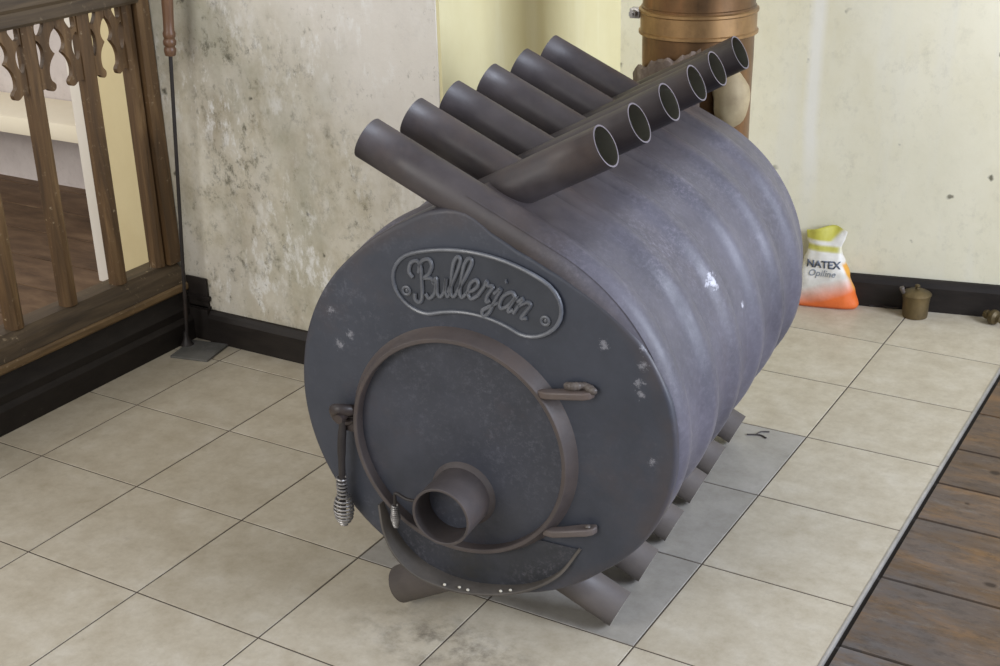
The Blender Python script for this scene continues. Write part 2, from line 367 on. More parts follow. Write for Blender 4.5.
def thing(name, label, cat, loc=(0, 0, 0), rz=0, group=None):
    o = bpy.data.objects.new(name, None); C.objects.link(o); o.empty_display_size = .05
    o.location = loc; o.rotation_euler = (0, 0, rz); o['label'] = label; o['category'] = cat
    if group: o['group'] = group
    return o
def tag(o, label, cat, group=None):
    o['label'] = label; o['category'] = cat
    if group: o['group'] = group
    return o
def struct(o): o['kind'] = 'structure'; return o
def catmull(pts, k=8, closed=False):
    P = [Vector(p) for p in pts]; N = len(P); out = []
    for i in range(N if closed else N-1):
        p1, p2 = P[i], P[(i+1) % N]
        p0 = P[i-1] if (closed or i > 0) else p1*2-p2
        p3 = P[(i+2) % N] if (closed or i+2 < N) else p2*2-p1
        for j in range(k):
            t = j/k
            out.append(.5*((2*p1)+(p2-p0)*t+(2*p0-5*p1+4*p2-p3)*t*t+(3*p1-p0-3*p2+p3)*t**3))
    if not closed: out.append(P[-1])
    return out

# ------------------------------------------------------------------ the setting
T = .33
def make_tiles():
    v = []; f = []; fm = []; tint = []
    def quadbox(x0, x1, y0, y1, z0, z1, mi, t):
        k = len(v); c = .0008
        v.extend([(x0, y0, z0), (x1, y0, z0), (x1, y1, z0), (x0, y1, z0), (x0, y0, z1-c), (x1, y0, z1-c), (x1, y1, z1-c), (x0, y1, z1-c),
                  (x0+c, y0+c, z1), (x1-c, y0+c, z1), (x1-c, y1-c, z1), (x0+c, y1-c, z1)])
        fs = [[0, 1, 5, 4], [1, 2, 6, 5], [2, 3, 7, 6], [3, 0, 4, 7], [4, 5, 9, 8], [5, 6, 10, 9], [6, 7, 11, 10], [7, 4, 8, 11], [8, 9, 10, 11]]
        f.extend([[i+k for i in q] for q in fs]); fm.extend([mi]*9); tint.extend([t]*9)
    g = .0019
    for i in range(-1, 6):
        for j in range(-10, 6):
            x0 = i*T if i >= 0 else -.24
            grey = i in (3, 4) and j in (-1, 0, 1)
            quadbox(x0+g, (i+1)*T-g, j*T+g, (j+1)*T-g, -.012, 0, 1 if grey else 0, random.random())
    k = len(v); v.extend([(-.24, -10*T, -.0012), (6*T, -10*T, -.0012), (6*T, 6*T, -.0012), (-.24, 6*T, -.0012)])
    f.append([k, k+1, k+2, k+3]); fm.append(2); tint.append(.5)
    o = new('floor', v, f, None, None, False, [M['tile'], M['tile_grey'], M['grout']], fm)
    a = o.data.attributes.new('tint', 'FLOAT', 'FACE')
    for i, t in enumerate(tint): a.data[i].value = t
    struct(o)
make_tiles()

def make_planks(name, lines, x0, x1, z, mat, joints):
    v = []; f = []; fm = []; tint = []; g = .0022
    for a, b in zip(lines[:-1], lines[1:]):
        xs = [x0]+sorted(joints.get(a, []))+[x1]
        for p, q in zip(xs[:-1], xs[1:]):
            k = len(v); c = .002
            v.extend([(p, a+g, z-.012), (q, a+g, z-.012), (q, b-g, z-.012), (p, b-g, z-.012), (p, a+g+c, z), (q, a+g+c, z), (q, b-g-c, z), (p, b-g-c, z)])
            fs = [[0, 1, 5, 4], [1, 2, 6, 5], [2, 3, 7, 6], [3, 0, 4, 7], [4, 5, 6, 7]]
            f.extend([[i+k for i in r] for r in fs]); fm.extend([0]*5); t = random.random(); tint.extend([t]*5)
    k = len(v); v.extend([(x0, lines[0], z-.008), (x1, lines[0], z-.008), (x1, lines[-1], z-.008), (x0, lines[-1], z-.008)])
    f.append([k, k+1, k+2, k+3]); fm.append(1); tint.append(.5)
    o = new(name, v, f, None, None, False, [mat, M['gap']], fm)
    a = o.data.attributes.new('tint', 'FLOAT', 'FACE')
    for i, t in enumerate(tint): a.data[i].value = t
    return struct(o)
EX = 6*T+.004
struct(MB().box((EX-.004, -3.3, -.03), (EX+.02, 1.62, -.012)).build('trim_3', M['gap']))
make_planks('floor_wood', [-3.3, -3.05, -2.8, -2.5, -2.25, -1.95, -1.7, -1.42, -1.17, -.88, -.62, -.36, -.13, .14, .41, .59, .78, 1.0, 1.22, 1.45, 1.75], EX+.010, 4.6, -.005, M['plank'], {.14: [2.9], .59: [3.2], -.13: [3.5]})
make_planks('floor_far', [-1.6+.21*i for i in range(24)], -5.2, -.30, 0, M['plank_far'], {})
# metal strip on the edge of the tiles
struct(MB().box((6*T-.003, -3.3, -.016), (6*T+.003, 1.62, .0012), ch=.0012).build('trim_1', M['strip']))

WH = 2.7
# mottled wall (its plastered right edge is the corner seen above the stove)
def wall_slab(name, p, q, th, mat, z0=0, z1=WH, cuts=40):
    """wall from p to q, its visible face on the line, its thickness th to the left of p->q, gently uneven"""
    p = Vector((*p, 0)); q = Vector((*q, 0)); d = (q-p); L = d.length; d.normalize(); nrm = Vector((-d.y, d.x, 0))
    nx = max(2, int(L*14)); nz = 36; v = []; f = []
    for i in range(nx+1):
        for k in range(nz+1):
            a = p+d*(L*i/nx); z = z0+(z1-z0)*k/nz
            w = noise.noise(Vector((a.x*2.3, a.y*2.3, z*2.3)))*.004
            if i in (0, nx): w = 0
            v.append(a+nrm*w+Vector((0, 0, z)))
    for i in range(nx):
        for k in range(nz): f.append([i*(nz+1)+k, (i+1)*(nz+1)+k, (i+1)*(nz+1)+k+1, i*(nz+1)+k+1])
    b = len(v); v += [p+nrm*th+Vector((0, 0, z0)), q+nrm*th+Vector((0, 0, z0)), q+nrm*th+Vector((0, 0, z1)), p+nrm*th+Vector((0, 0, z1))]
    e = nx*(nz+1)
    f += [[b, b+1, b+2, b+3], [0, b, b+3]+list(range(nz, 0, -1)), [e+k for k in range(nz+1)]+[b+2, b+1],
          [i*(nz+1) for i in range(nx+1)]+[b+1, b], [i*(nz+1)+nz for i in range(nx, -1, -1)]+[b+3, b+2]]
    return struct(new(name, v, f, mat, None, False))
WL = .445
wall_slab('wall_left', (-.30, WL), (.734, WL), .22, M['wall_mottled'])
bx, by, sl = .735, 1.435, .218           # back wall line
wall_slab('wall_inner', (.743, WL+.004), (.743, by+.1), .2, M['wall_yellow'])
wall_slab('wall_back', (.70, by+sl*(.70-bx)), (4.6, by+sl*(4.6-bx)), .2, M['wall_back'])
wall_slab('wall_passage', (-.765, .66), (-.305, .66), .28, M['wall_cream'])
struct(MB().box((-.822, .645, 0), (-.764, .94, 2.7), ch=.004).build('trim_2', M['white_trim']))
wall_slab('wall_far', (-5.2, 1.40), (-.85, 1.40), .2, M['wall_far'])
wall_slab('wall_far_side', (-1.24, 1.02), (-.80, .95), .3, M['wall_far'])
# baseboards
def baseboard(name, p, q, h, th):
    p = Vector((*p, 0)); q = Vector((*q, 0)); d = (q-p).normalized(); nrm = Vector((d.y, -d.x, 0))
    prof = [(0, 0), (th, 0), (th, h-.022), (th-.006, h-.010), (th-.014, h-.002), (0, h)]
    v = [p+nrm*a+Vector((0, 0, z)) for a, z in prof]+[q+nrm*a+Vector((0, 0, z)) for a, z in prof]; n = len(prof)
    f = [list(range(n)), list(range(n, 2*n))]+[[i, (i+1) % n, n+(i+1) % n, n+i] for i in range(n)]
    return struct(new(name, v, f, M['black'], None, False))
baseboard('baseboard_left', (-.118, WL-.001), (.735, WL-.001), .098, .022)
baseboard('baseboard_inner', (.736, WL-.02), (.736, by), .098, .02)
baseboard('baseboard_back', (.74, by-.003), (2.9, by-.003+sl*(2.9-bx)), .098, .022)

# ------------------------------------------------------------------ ledge beyond the railing
lg = MB().box((-3.2, 1.10, .300), (-1.315, 1.398, .375), ch=.02)
tag(lg.build('ledge', M['ledge']), 'thick cream ledge on the lilac wall seen through the railing', 'ledge')

# ------------------------------------------------------------------ railing
rail = thing('railing', 'carved brown wooden railing on a black base at the left edge', 'railing', (-.23, 0, 0))
RX = -.23
Y0 = -1.15
def loc(p): return (p[0]-RX, p[1], p[2])
def rprof(name, prof, y0, y1, mat):
    return MB().prism([(x-RX, z) for x, z in prof], y0, y1, 'XZ').build(name, mat, rail, True, None, 30)
rprof('plinth', [(-.30, 0), (-.178, 0), (-.178, .062), (-.184, .072), (-.190, .076), (-.190, .098), (-.20, .112), (-.204, .150), (-.30, .150)], Y0, .435, M['black'])
rprof('bottom_rail', [(-.30, .1755), (-.202, .1755), (-.206, .188), (-.212, .214), (-.224, .226), (-.236, .236), (-.30, .236)], Y0, .435, M['rail_wood_y'])
rprof('worn_moulding', [(-.30, .1505), (-.198, .1505), (-.194, .156), (-.194, .170), (-.199, .175), (-.30, .175)], Y0, .435, M['rail_nose'])
rprof('top_rail', [(-.275, 1.0), (-.215, 1.0), (-.208, 1.008), (-.208, 1.04), (-.2, 1.05), (-.2, 1.10), (-.21, 1.12), (-.275, 1.12)], Y0, .40, M['rail_wood_y'])
e = MB().box((-.203, .4365, 0), (-.122, .4435, .196), ch=.003)
e.box((-.203, .425, 0), (-.120, .4435, .10), ch=.003).box((-.203, .4365, .1), (-.117, .4435, .108), ch=.002).box((-.203, .432, .125), (-.115, .4435, .140), ch=.003)
struct(e.build('trim_4', M['black']))
# end post: a square post with a half baluster planted on its side
p = MB().box(loc((-.275, .395, .236)), loc((-.215, .443, 2.2)), ch=.003)
p.build('post', M['rail_wood_z'], rail)
def baluster(y, w=.021, name='baluster'):
    x0, x1 = -.272, -.228
    prof = [(y-w, -.266), (y-w, -.238), (y-w*.45, x1), (y+w*.45, x1), (y+w, -.238), (y+w, -.266), (y+w*.5, x0), (y-w*.5, x0)]
    m = MB(); v = []; f = []
    for z in (.236, 1.0):
        v += [(px-RX, yy, z) for yy, px in prof]
    n = 8; f = [list(range(n)), list(range(n, 2*n))]+[[i, (i+1) % n, n+(i+1) % n, n+i] for i in range(n)]
    m.add(v, f)
    return m.build(name, M['rail_wood_z'], rail, False)
BAL = [.221-.186*i for i in range(8)]
for y in BAL: baluster(y)
baluster(.378, .018)
# pierced bracket on each side of a baluster (d = out from its face, h = below the rail)
outer = [(.076, -.002), (.0755, .022), (.064, .032), (.053, .050), (.0505, .068), (.057, .082), (.063, .088), (.056, .096), (.046, .108), (.0395, .124), (.038, .140), (.041, .154), (.048, .161), (.053, .168), (.051, .178), (.042, .183), (.031, .180), (.018, .172), (-.002, .176)]
hole1 = [(.012, .003), (.040, .006), (.035, .022), (.022, .036), (.008, .028)]
hole2 = [(.005, .046), (.018, .054), (.027, .074), (.025, .098), (.014, .120), (.004, .104), (.001, .076)]
def bracket(y, sgn, k=1.0):
    th = (-.257-RX, -.243-RX)
    ol = [(p.x, p.y) for p in catmull(outer, 3)]
    loops = [[(-.002, -.002)]+ol, [(p.x, p.y) for p in catmull(hole1, 3, True)], [(p.x, p.y) for p in catmull(hole2, 3, True)]]
    tri = tessellate_polygon([[Vector((a*100, b*100, 0)) for a, b in lp] for lp in loops])
    flatp = [p for lp in loops for p in lp]; n = len(flatp); vs = []; fs = []
    for t in th: vs += [(t, y+sgn*a*k, 1.0-b) for a, b in flatp]
    for t in tri: fs += [list(t), [q+n for q in t]]
    o_ = 0
    for lp in loops:
        m_ = len(lp)
        for q in range(m_): fs.append([o_+q, o_+(q+1) % m_, n+o_+(q+1) % m_, n+o_+q])
        o_ += m_
    new('bracket', vs, fs, M['rail_wood_z'], rail, False)
for y in BAL:
    bracket(y+.0185, 1, .79 if y > .2 else .975); bracket(y-.0185, -1, .975)
bracket(.378-.0165, -1, .79)

# ------------------------------------------------------------------ standing rod with a turned wooden shaft
st = thing('rod_stand', 'thin black rod stand with red turned wooden shaft in the corner by the railing', 'stand', (-.092, .352, 0), math.radians(12))
b = MB().box((-.066, -.062, 0), (.058, .062, .007), ch=.002); b.build('base_plate', steel('stand_plate', lin(84, 84, 80), lin(118, 117, 112), None, 0, .6, .6), st)
def rloc(X, Y, z):      # room point -> the stand's own frame
    return st_inv @ Vector((X, Y, z))
st_inv = (Matrix.Translation(st.location) @ Matrix.Rotation(st.rotation_euler[2], 4, 'Z')).inverted()
def lean(z): return rloc(-.156+.0878*z, .3640, z)
q = lean(0)
MB().lathe([(.020, .006), (.016, .012), (.011, .022), (.008, .034), (.006, .05)], 20, (q.x, q.y, 0)).build('flange', M['dark_iron'], st)
MB().sweep([lean(z) for z in (.006, .3, .6, .9)], .0052, 10).build('rod', M['dark_iron'], st)
pr = [(.007, .872), (.014, .874), (.0165, .884), (.0165, .892), (.013, .898), (.017, .903), (.018, .913), (.014, .920), (.0165, .925), (.0175, .934), (.0145, .941), (.0145, .975), (.0165, 1.05), (.020, 1.14), (.019, 1.25), (.015, 1.32), (.018, 1.34), (.018, 1.37), (.008, 1.39)]
P = [lean(h) for r, h in pr]
MB().sweep(P, [r for r, h in pr], 24).build('wooden_shaft', M['turned'], st)

# ------------------------------------------------------------------ THE STOVE
ORG = (1.36495359, -.39399241, 0)
stove = thing('wood_stove', 'big dark steel barrel stove with two rows of slanting open tubes on the grey tiles', 'stove', ORG, math.radians(6))
ZC, RC, RT = .468, .36, .039
def path(side, bang, bz, uend, utop, off=0.0, n1=22, n2=18):
    """centre line (u,z) of a tube wrapping the side (+1 right); off pushes it outward"""
    RC, ztop_ang = (.36, 26) if side > 0 else (.348, 27.5)
    a = math.radians(ztop_ang); be = math.radians(85); bb = math.radians(bang)
    nx, nz = math.sin(bb), -math.cos(bb)
    k = math.sin(be)*nx+math.cos(be)*nz
    d0 = (ZC-bz)*math.cos(bb)
    r2 = (d0-RC*k)/(1-k)
    cx, cz = (RC-r2)*math.sin(be), ZC+(RC-r2)*math.cos(be)
    R1 = RC+off; P = []
    top = (R1*math.sin(a), ZC+R1*math.cos(a))
    s = (top[0]-utop)/math.cos(a)
    P.append((utop, top[1]+s*math.sin(a))); 
    for t in (.25, .5, .75): P.append((utop+(top[0]-utop)*t, P[0][1]+(top[1]-P[0][1])*t))
    for i in range(n1+1):
        w = a+(be-a)*i/n1; P.append((R1*math.sin(w), ZC+R1*math.cos(w)))
    w1 = PI-bb
    for i in range(1, n2+1):
        w = be+(w1-be)*i/n2; P.append((cx+(r2+off)*math.sin(w), cz+(r2+off)*math.cos(w)))
    l = P[-1]; s = (l[0]-uend)/math.cos(bb)
    for t in (.33, .66, 1): P.append((l[0]+(uend-l[0])*t, l[1]-s*math.sin(bb)*t))
    return [(side*u, z) for u, z in P]
def tube(side, s, utop, uend, bang, bz):
    P = path(side, bang, bz, uend, utop)
    pts = [Vector((u, s, z)) for u, z in P]
    N = len(pts); n = 32; v = []; f = []; fm = []
    for ring, rad in ((0, RT), (1, RT-.0032)):
        for i in range(N):
            t = (pts[min(i+1, N-1)]-pts[max(i-1, 0)]).normalized(); a = Vector((0, 1, 0)); b = t.cross(a)
            for k in range(n):
                w = 2*PI*k/n; v.append(pts[i]+(a*math.cos(w)+b*math.sin(w))*rad)
    B = N*n
    for i in range(N-1):
        for k in range(n):
            k2 = (k+1) % n
            f.append([i*n+k, i*n+k2, (i+1)*n+k2, (i+1)*n+k]); fm.append(0)
            f.append([B+i*n+k, B+(i+1)*n+k, B+(i+1)*n+k2, B+i*n+k2]); fm.append(2)
    for i in (0, N-1):
        for k in range(n):
            k2 = (k+1) % n; f.append([i*n+k, i*n+k2, B+i*n+k2, B+i*n+k]); fm.append(1)
    me = bpy.data.meshes.new('tube'); me.from_pydata(v, [], f); me.update()
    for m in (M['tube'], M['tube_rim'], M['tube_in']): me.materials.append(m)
    for p, i in zip(me.polygons, fm): p.material_index = i; p.use_smooth = i != 1
    o = bpy.data.objects.new('tube', me); C.objects.link(o); o.parent = stove
    return o
SL = [0, .166, .322, .490, .655, .815]
SR = [.086, .254, .424, .598, .742, .918]
for i in range(6):
    tube(1, SL[i], -.208, -.2, 28, .145)          # over the right flank, open end up on the left
    tube(-1, SR[i], -.211, -.243, 26, .158)       # the mirror image
# shell: welded strips between the tubes, one sheet per flank
def shell(side, s0, s1, bang, bz, SS, name):
    ss = []; k = 150
    for i in range(k+1): ss.append(s0+(s1-s0)*i/k)
    v = []; f = []
    for s in ss:
        d = min(abs(s-q) for q in SS)
        q = max(0, min(1, (s-.87)/.10)); q = .016*q*q*(3-2*q)
        A = path(side, bang, bz, 0.0, 0.0, .0215-q); Bp = path(side, bang, bz, 0.0, 0.0, .0405-q)
        if side > 0 and s < 0: Bp = path(side, bang, bz, 0.0, 0.0, math.sqrt(max(1e-6, .0405**2-s*s))); d = 0
        g = 1/(1+(d/.0285)**4); P = A; m_ = len(A)
        for j in range(m_):             # each tube shows as a soft ridge, dying out towards the crossing on top
            h = g*min(1, .62+.38*max(0, j-3)/9)
            v.append((A[j][0]+(Bp[j][0]-A[j][0])*h, s, A[j][1]+(Bp[j][1]-A[j][1])*h))
    n = len(P)
    for i in range(k):
        for j in range(n-1): f.append([i*n+j, i*n+j+1, (i+1)*n+j+1, (i+1)*n+j])
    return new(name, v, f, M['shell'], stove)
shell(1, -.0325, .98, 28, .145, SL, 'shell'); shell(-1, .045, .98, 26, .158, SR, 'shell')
# end plates: teardrop outlines
PROF = [(-180, .366), (-120, .368), (-80, .368), (-55, .372), (-40, .3735), (-26, .381), (-18, .388), (-10, .400), (-4, .404), (1, .399), (8, .371), (16, .356), (26, .352), (36, .356), (50, .370), (60, .382), (75, .390), (95, .390), (117, .382), (137, .367), (180, .366)]
def outline(front, ins, n=140):
    P = []
    for i in range(n):
        d = -180+360*i/n
        if front:
            for (a, ra), (b, rb) in zip(PROF[:-1], PROF[1:]):
                if a <= d <= b: t = (d-a)/(b-a); r = ra+(rb-ra)*t; break
        else: r = .360
        r -= ins; q = math.radians(d); P.append((r*math.sin(q), ZC+r*math.cos(q)))
    return P
def plate(name, s0, s1, front, bev, mat):
    K = 5; v = []; n = None
    for k in range(K+1):
        w = PI/2*k/K; R = outline(front, bev*(1-math.sin(w))); n = len(R)
        v += [(u, s0+bev*(1-math.cos(w)), z) for u, z in R]
    v += [(u, s1, z) for u, z in R]; K += 1
    f = [list(range(n)), list(range(K*n, K*n+n))]
    for k in range(K): f += [[k*n+i, k*n+(i+1) % n, (k+1)*n+(i+1) % n, (k+1)*n+i] for i in range(n)]
    return new(name, v, f, mat, stove, True, None, None, 40)
PF = -.0405
plate('front_plate', PF, .02, True, .009, M['plate'])
plate('back_plate', .96, .985, False, .004, M['shell'])
# door: recessed disc with a hoop, air inlet, hinge arms
DC, DR = (-.024, .4165), .219
RIM = -.068; DS = PF-.006
door = MB().lathe([(.001, PF+.002), (DR-.004, PF+.002), (DR-.004, DS), (.001, DS)], 72, (DC[0], 0, DC[1]), 'Y').build('door', M['door'], stove)
door['label'] = 'round recessed stove door'
MB().lathe([(DR+.014, PF+.001), (DR+.010, PF-.004), (DR+.001, RIM+.004), (DR, RIM+.0015), (DR-.0015, RIM), (DR-.0075, RIM), (DR-.009, RIM+.0015), (DR-.009, DS+.001)], 96, (DC[0], 0, DC[1]), 'Y', caps=False).build('door_ring', M['ring'], door)
IC = (-.023, .3125); IR = .0585; IE = -.142
inl = MB(); inl.lathe([(IR+.008, DS), (IR+.005, DS-.004), (IR, DS-.009), (IR, IE+.001), (IR-.001, IE), (IR-.0045, IE), (IR-.0055, IE+.001), (IR-.0055, DS-.02)], 48, (IC[0], 0, IC[1]), 'Y', caps=False)
inl = inl.build('air_inlet', M['inlet'], door)
# butterfly damper inside the inlet
MB().lathe([(.001, DS-.040), (IR-.007, DS-.040), (IR-.007, DS-.036), (.001, DS-.036)], 40, (IC[0], 0, IC[1]), 'Y').build('damper_plate', M['door'], door)
lev = MB().sweep(catmull([(IC[0]-IR+.004, IE+.045, IC[1]-.004), (IC[0]-IR-.035, IE+.045, IC[1]-.006), (IC[0]-IR-.058, IE+.045, IC[1]+.002), (IC[0]-IR-.062, IE+.045, IC[1]-.012), (IC[0]-IR-.063, IE+.045, IC[1]-.068)], 5), .0032, 8)
lev = lev.build('damper_lever', M['dark_iron'], door)
def spring(cx, cy, prof, turns, wire, name, parent, core=None):
    """coil whose radius follows prof [(z, r)...] from the top down"""
    z0, z1 = prof[0][0], prof[-1][0]; N = int(turns*14); pts = []
    for i in range(N+1):
        z = z0+(z1-z0)*i/N
        for (za, ra), (zb, rb) in zip(prof[:-1], prof[1:]):
            if za >= z >= zb:
                t = (za-z)/(za-zb); t = t*t*(3-2*t); r = ra+(rb-ra)*t; break
        w = 2*PI*turns*i/N; pts.append((cx+r*math.cos(w), cy+r*math.sin(w), z))
    return MB().sweep(pts, wire, 6).build(name, M['spring'], parent)
lx, lz = IC[0]-IR-.063, IC[1]-.004
spring(lx, IE+.045, [(lz-.020, .0048), (lz-.032, .0068), (lz-.048, .0085), (lz-.062, .006), (lz-.068, .004)], 12, .0017, 'spring_grip', lev)
def hinge(u0, u1, z, zr, weld, rivet):
    m = MB()
    poly = [(u0-.006, RIM+.006), (u0+.018, RIM-.003), (u1-.012, PF-.024), (u1, PF-.018), (u1+.004, PF-.008), (u1, PF+.002), (u1-.03, PF+.001), (u0+.03, PF-.008), (u0, PF-.012)]
    v = [(a, b, z+(zr-z)*(a-u0)/(u1-u0)-.007) for a, b in poly]+[(a, b, z+(zr-z)*(a-u0)/(u1-u0)+.007) for a, b in poly]; n = len(poly)
    m.add(v, [list(range(n)), list(range(n, 2*n))]+[[i, (i+1) % n, n+(i+1) % n, n+i] for i in range(n)])
    h = m.build('hinge_arm', M['hinge'], door, True, None, 50)
    b = h.modifiers.new('b', 'BEVEL'); b.width = .003; b.segments = 3; b.limit_method = 'ANGLE'
    w = MB()
    if weld:
        for i in range(9):
            t = i/8; w.ball((u1-.045+.046*t, PF-.008-.004*math.sin(t*7), zr+.008+.004*math.sin(t*PI)), .0075+.002*random.random(), 8, (1.1, .8, .9))
    if rivet: w.ball((u1-.012, PF-.014, zr+.0075), .0055, 10, (1, 1, .6))
    w.build('weld_bead' if weld else 'rivet', M['weld'], h)
hinge(.140, .238, .556, .566, True, False)
hinge(.150, .243, .276, .296, False, True)
# latch with spring grip on the left
lat = MB()
LX, LS, LZ = -.264, PF-.02, .450
lat.box((LX-.010, PF-.020, LZ-.045), (LX+.030, PF+.002, LZ-.012), ch=.004)
lat.sweep(catmull([(LX+.024, PF-.006, LZ-.002), (LX+.016, PF-.028, LZ+.006), (LX, PF-.040, LZ+.010), (LX-.016, PF-.034, LZ+.002), (LX-.018, PF-.024, LZ-.016), (LX-.006, PF-.020, LZ-.026), (LX+.014, PF-.014, LZ-.022), (LX+.024, PF-.004, LZ-.016)], 5), .0075, 10, flat=1.5)
lat.sweep([(LX+.004, PF+.004, LZ-.006), (LX+.004, PF-.05, LZ-.006)], .009, 14)
lat = lat.build('latch', M['latch'], stove)
HX = LX-.004
hn = MB().sweep(catmull([(HX+.004, LS-.004, LZ-.010), (HX, LS-.006, LZ-.04), (HX-.004, LS-.008, LZ-.08), (HX-.008, LS-.008, LZ-.142), (HX-.012, LS-.008, LZ-.235)], 5), [.0085]*6+[.0095]*6+[.008]*5+[.006]*4, 12, flat=.8)
hn.build('latch_handle', M['dark_iron'], lat)
spring(HX-.0105, LS-.008, [(LZ-.142, .0085), (LZ-.180, .0092), (LZ-.200, .0165), (LZ-.216, .0188), (LZ-.232, .0165), (LZ-.246, .010), (LZ-.250, .005)], 14, .0024, 'spring_grip', lat)
# ash apron: flat crescent plate with a bent hoop under the door
LIP = [(-.207, .252, -.058), (-.188, .207, -.078), (-.160, .165, -.088), (-.112, .130, -.090), (-.038, .113, -.084), (.038, .119, -.078), (.112, .141, -.068), (.173, .183, -.057), (.213, .243, -.044)]
arc = [tuple(p) for p in catmull(LIP, 8)]
MB().prism([(u, z) for u, z, q in arc], PF-.003, PF+.002, 'XZ').build('apron_plate', M['lipplate'], stove, False)
v = []; f = []; n = len(arc)
for i, (u, z, q) in enumerate(arc):
    t = Vector((arc[min(i+1, n-1)][0]-arc[max(i-1, 0)][0], arc[min(i+1, n-1)][1]-arc[max(i-1, 0)][1])).normalized()
    dx, dz = t.y, -t.x               # outward
    for o, y in ((0, PF+.001), (.0005, q+.001), (-.001, q), (-.004, q), (-.005, q+.001), (-.0055, PF+.001)):
        v.append((u+dx*o, y, z+dz*o))
for i in range(n-1):
    for k in range(6): f.append([i*6+k, i*6+(k+1) % 6, (i+1)*6+(k+1) % 6, (i+1)*6+k])
f += [[0, 1, 2, 3, 4, 5], [(n-1)*6+k for k in range(6)]]
lip = new('ash_lip', v, f, M['lip'], stove, True, None, None, 50)
ash = plaster('ash', [(.3, lin(190, 186, 172)), (.7, lin(222, 218, 206))], 30)
for k, (t, b) in enumerate(((.47, .2), (.53, .9), (.56, .3), (.67, .45), (.70, .6))):
    i = int(t*(n-1)); u, z, q = arc[i]
    MB().ball((u+.002, q+.004+.02*b*.3, z+.0075), .0033, 8, (1.1, .9, .8)).build('crumb', ash, lip)
# name plate: bean-shaped casting bent round the door, raised border, script, two rivets
def pol(ang, r): w = math.radians(ang); return (r*math.sin(w), ZC+r*math.cos(w))
A0, A1, R0, R1 = -18.4, 26.4, .2150, .3305
rm, hw = (R0+R1)/2, (R1-R0)/2
bl = []
for i in range(31): bl.append(pol(A0+(A1-A0)*i/30, R1))
ce = math.degrees(hw/rm)
for i in range(1, 15):
    w = PI*i/15; bl.append(pol(A1+ce*math.sin(w)*1.0, rm+hw*math.cos(w)))
for i in range(31): bl.append(pol(A1+(A0-A1)*i/30, R0))
for i in range(1, 15):
    w = PI*i/15; bl.append(pol(A0-ce*math.sin(w), rm-hw*math.cos(w)))
BS = PF-.006
bd = MB().prism(bl, BS, PF+.001, 'XZ').build('name_plate', M['badge'], stove, False)
MB().sweep([(u, BS-.001, z) for u, z in bl], .0038, 8, closed=True, up=(0, 1, 0), flat=1.1).build('border', M['badge_edge'], bd)
for a in (-26.4, 34.2):
    u, z = pol(a, rm-.004 if a < 0 else rm-.004)
    rv = MB().sweep([(u+.0075*math.cos(q*PI/8), BS-.001, z+.0075*math.sin(q*PI/8)) for q in range(16)], .0030, 6, closed=True, up=(0, 1, 0))
    rv.ball((u, BS, z), .0045, 8, (1, .5, 1)); rv.build('rivet', M['badge_edge'], bd)
# script lettering: strokes in letter units (x along the arc, y up from the base line, 1 = capital height)
L = {
 'B': (.80, [[(.06, .22), (.02, .06), (.16, -.04), (.30, .10), (.36, .45), (.38, .80), (.30, 1.0), (.10, .98), (.02, .78), (.10, .62)],
             [(.30, .70), (.40, .95), (.62, 1.0), (.70, .82), (.60, .62), (.44, .54), (.66, .50), (.80, .32), (.74, .10), (.54, .0), (.42, .14)]]),
 'u': (.47, [[(-.04, .36), (.06, .50), (.08, .30), (.08, .10), (.18, .0), (.32, .14), (.38, .48)], [(.38, .48), (.36, .16), (.44, .0), (.54, .12)]]),
 'l': (.31, [[(.0, .12), (.18, .50), (.28, .92), (.20, 1.06), (.10, .88), (.09, .40), (.10, .10), (.20, .0), (.32, .12)]]),
 'e': (.42, [[(.02, .14), (.22, .24), (.32, .40), (.22, .52), (.08, .38), (.08, .12), (.22, .0), (.42, .14)]]),
 'r': (.40, [[(.0, .14), (.10, .40), (.12, .56), (.18, .46), (.34, .46), (.28, .20), (.32, .02), (.42, .10)]]),
 'j': (.30, [[(.06, .30), (.18, .48), (.17, .10), (.14, -.24), (.0, -.38), (-.10, -.26), (.06, -.10), (.30, .12)], [(.20, .72), (.23, .74)]]),
 'a': (.50, [[(.36, .44), (.20, .52), (.05, .32), (.06, .08), (.18, .0), (.32, .16), (.38, .48), (.36, .14), (.42, .0), (.52, .12)]]),
 'n': (.52, [[(.0, .36), (.08, .50), (.09, .02)], [(.09, .26), (.22, .48), (.34, .46), (.36, .20), (.38, .02), (.52, .10)]]),
}
word = 'Bullerjan'; CH = .071; tot = sum(L[c][0] for c in word); span = .247
k = span/tot; x = -span/2+.006; let = MB()
for c in word:
    wd, strokes = L[c]
    for stq in strokes:
        pts = []
        for p in catmull([(a, b) for a, b in stq], 5):
            X = x+p.x*k*1.05+p.y*.016; rr = .2440+p.y*CH
            uu, zz = pol(math.degrees(X/rm), rr); pts.append((uu, BS-.0015, zz))
        let.sweep(pts, .0041, 7, up=(0, 1, 0))
    x += wd*k
let.build('lettering', M['badge_edge'], bd)

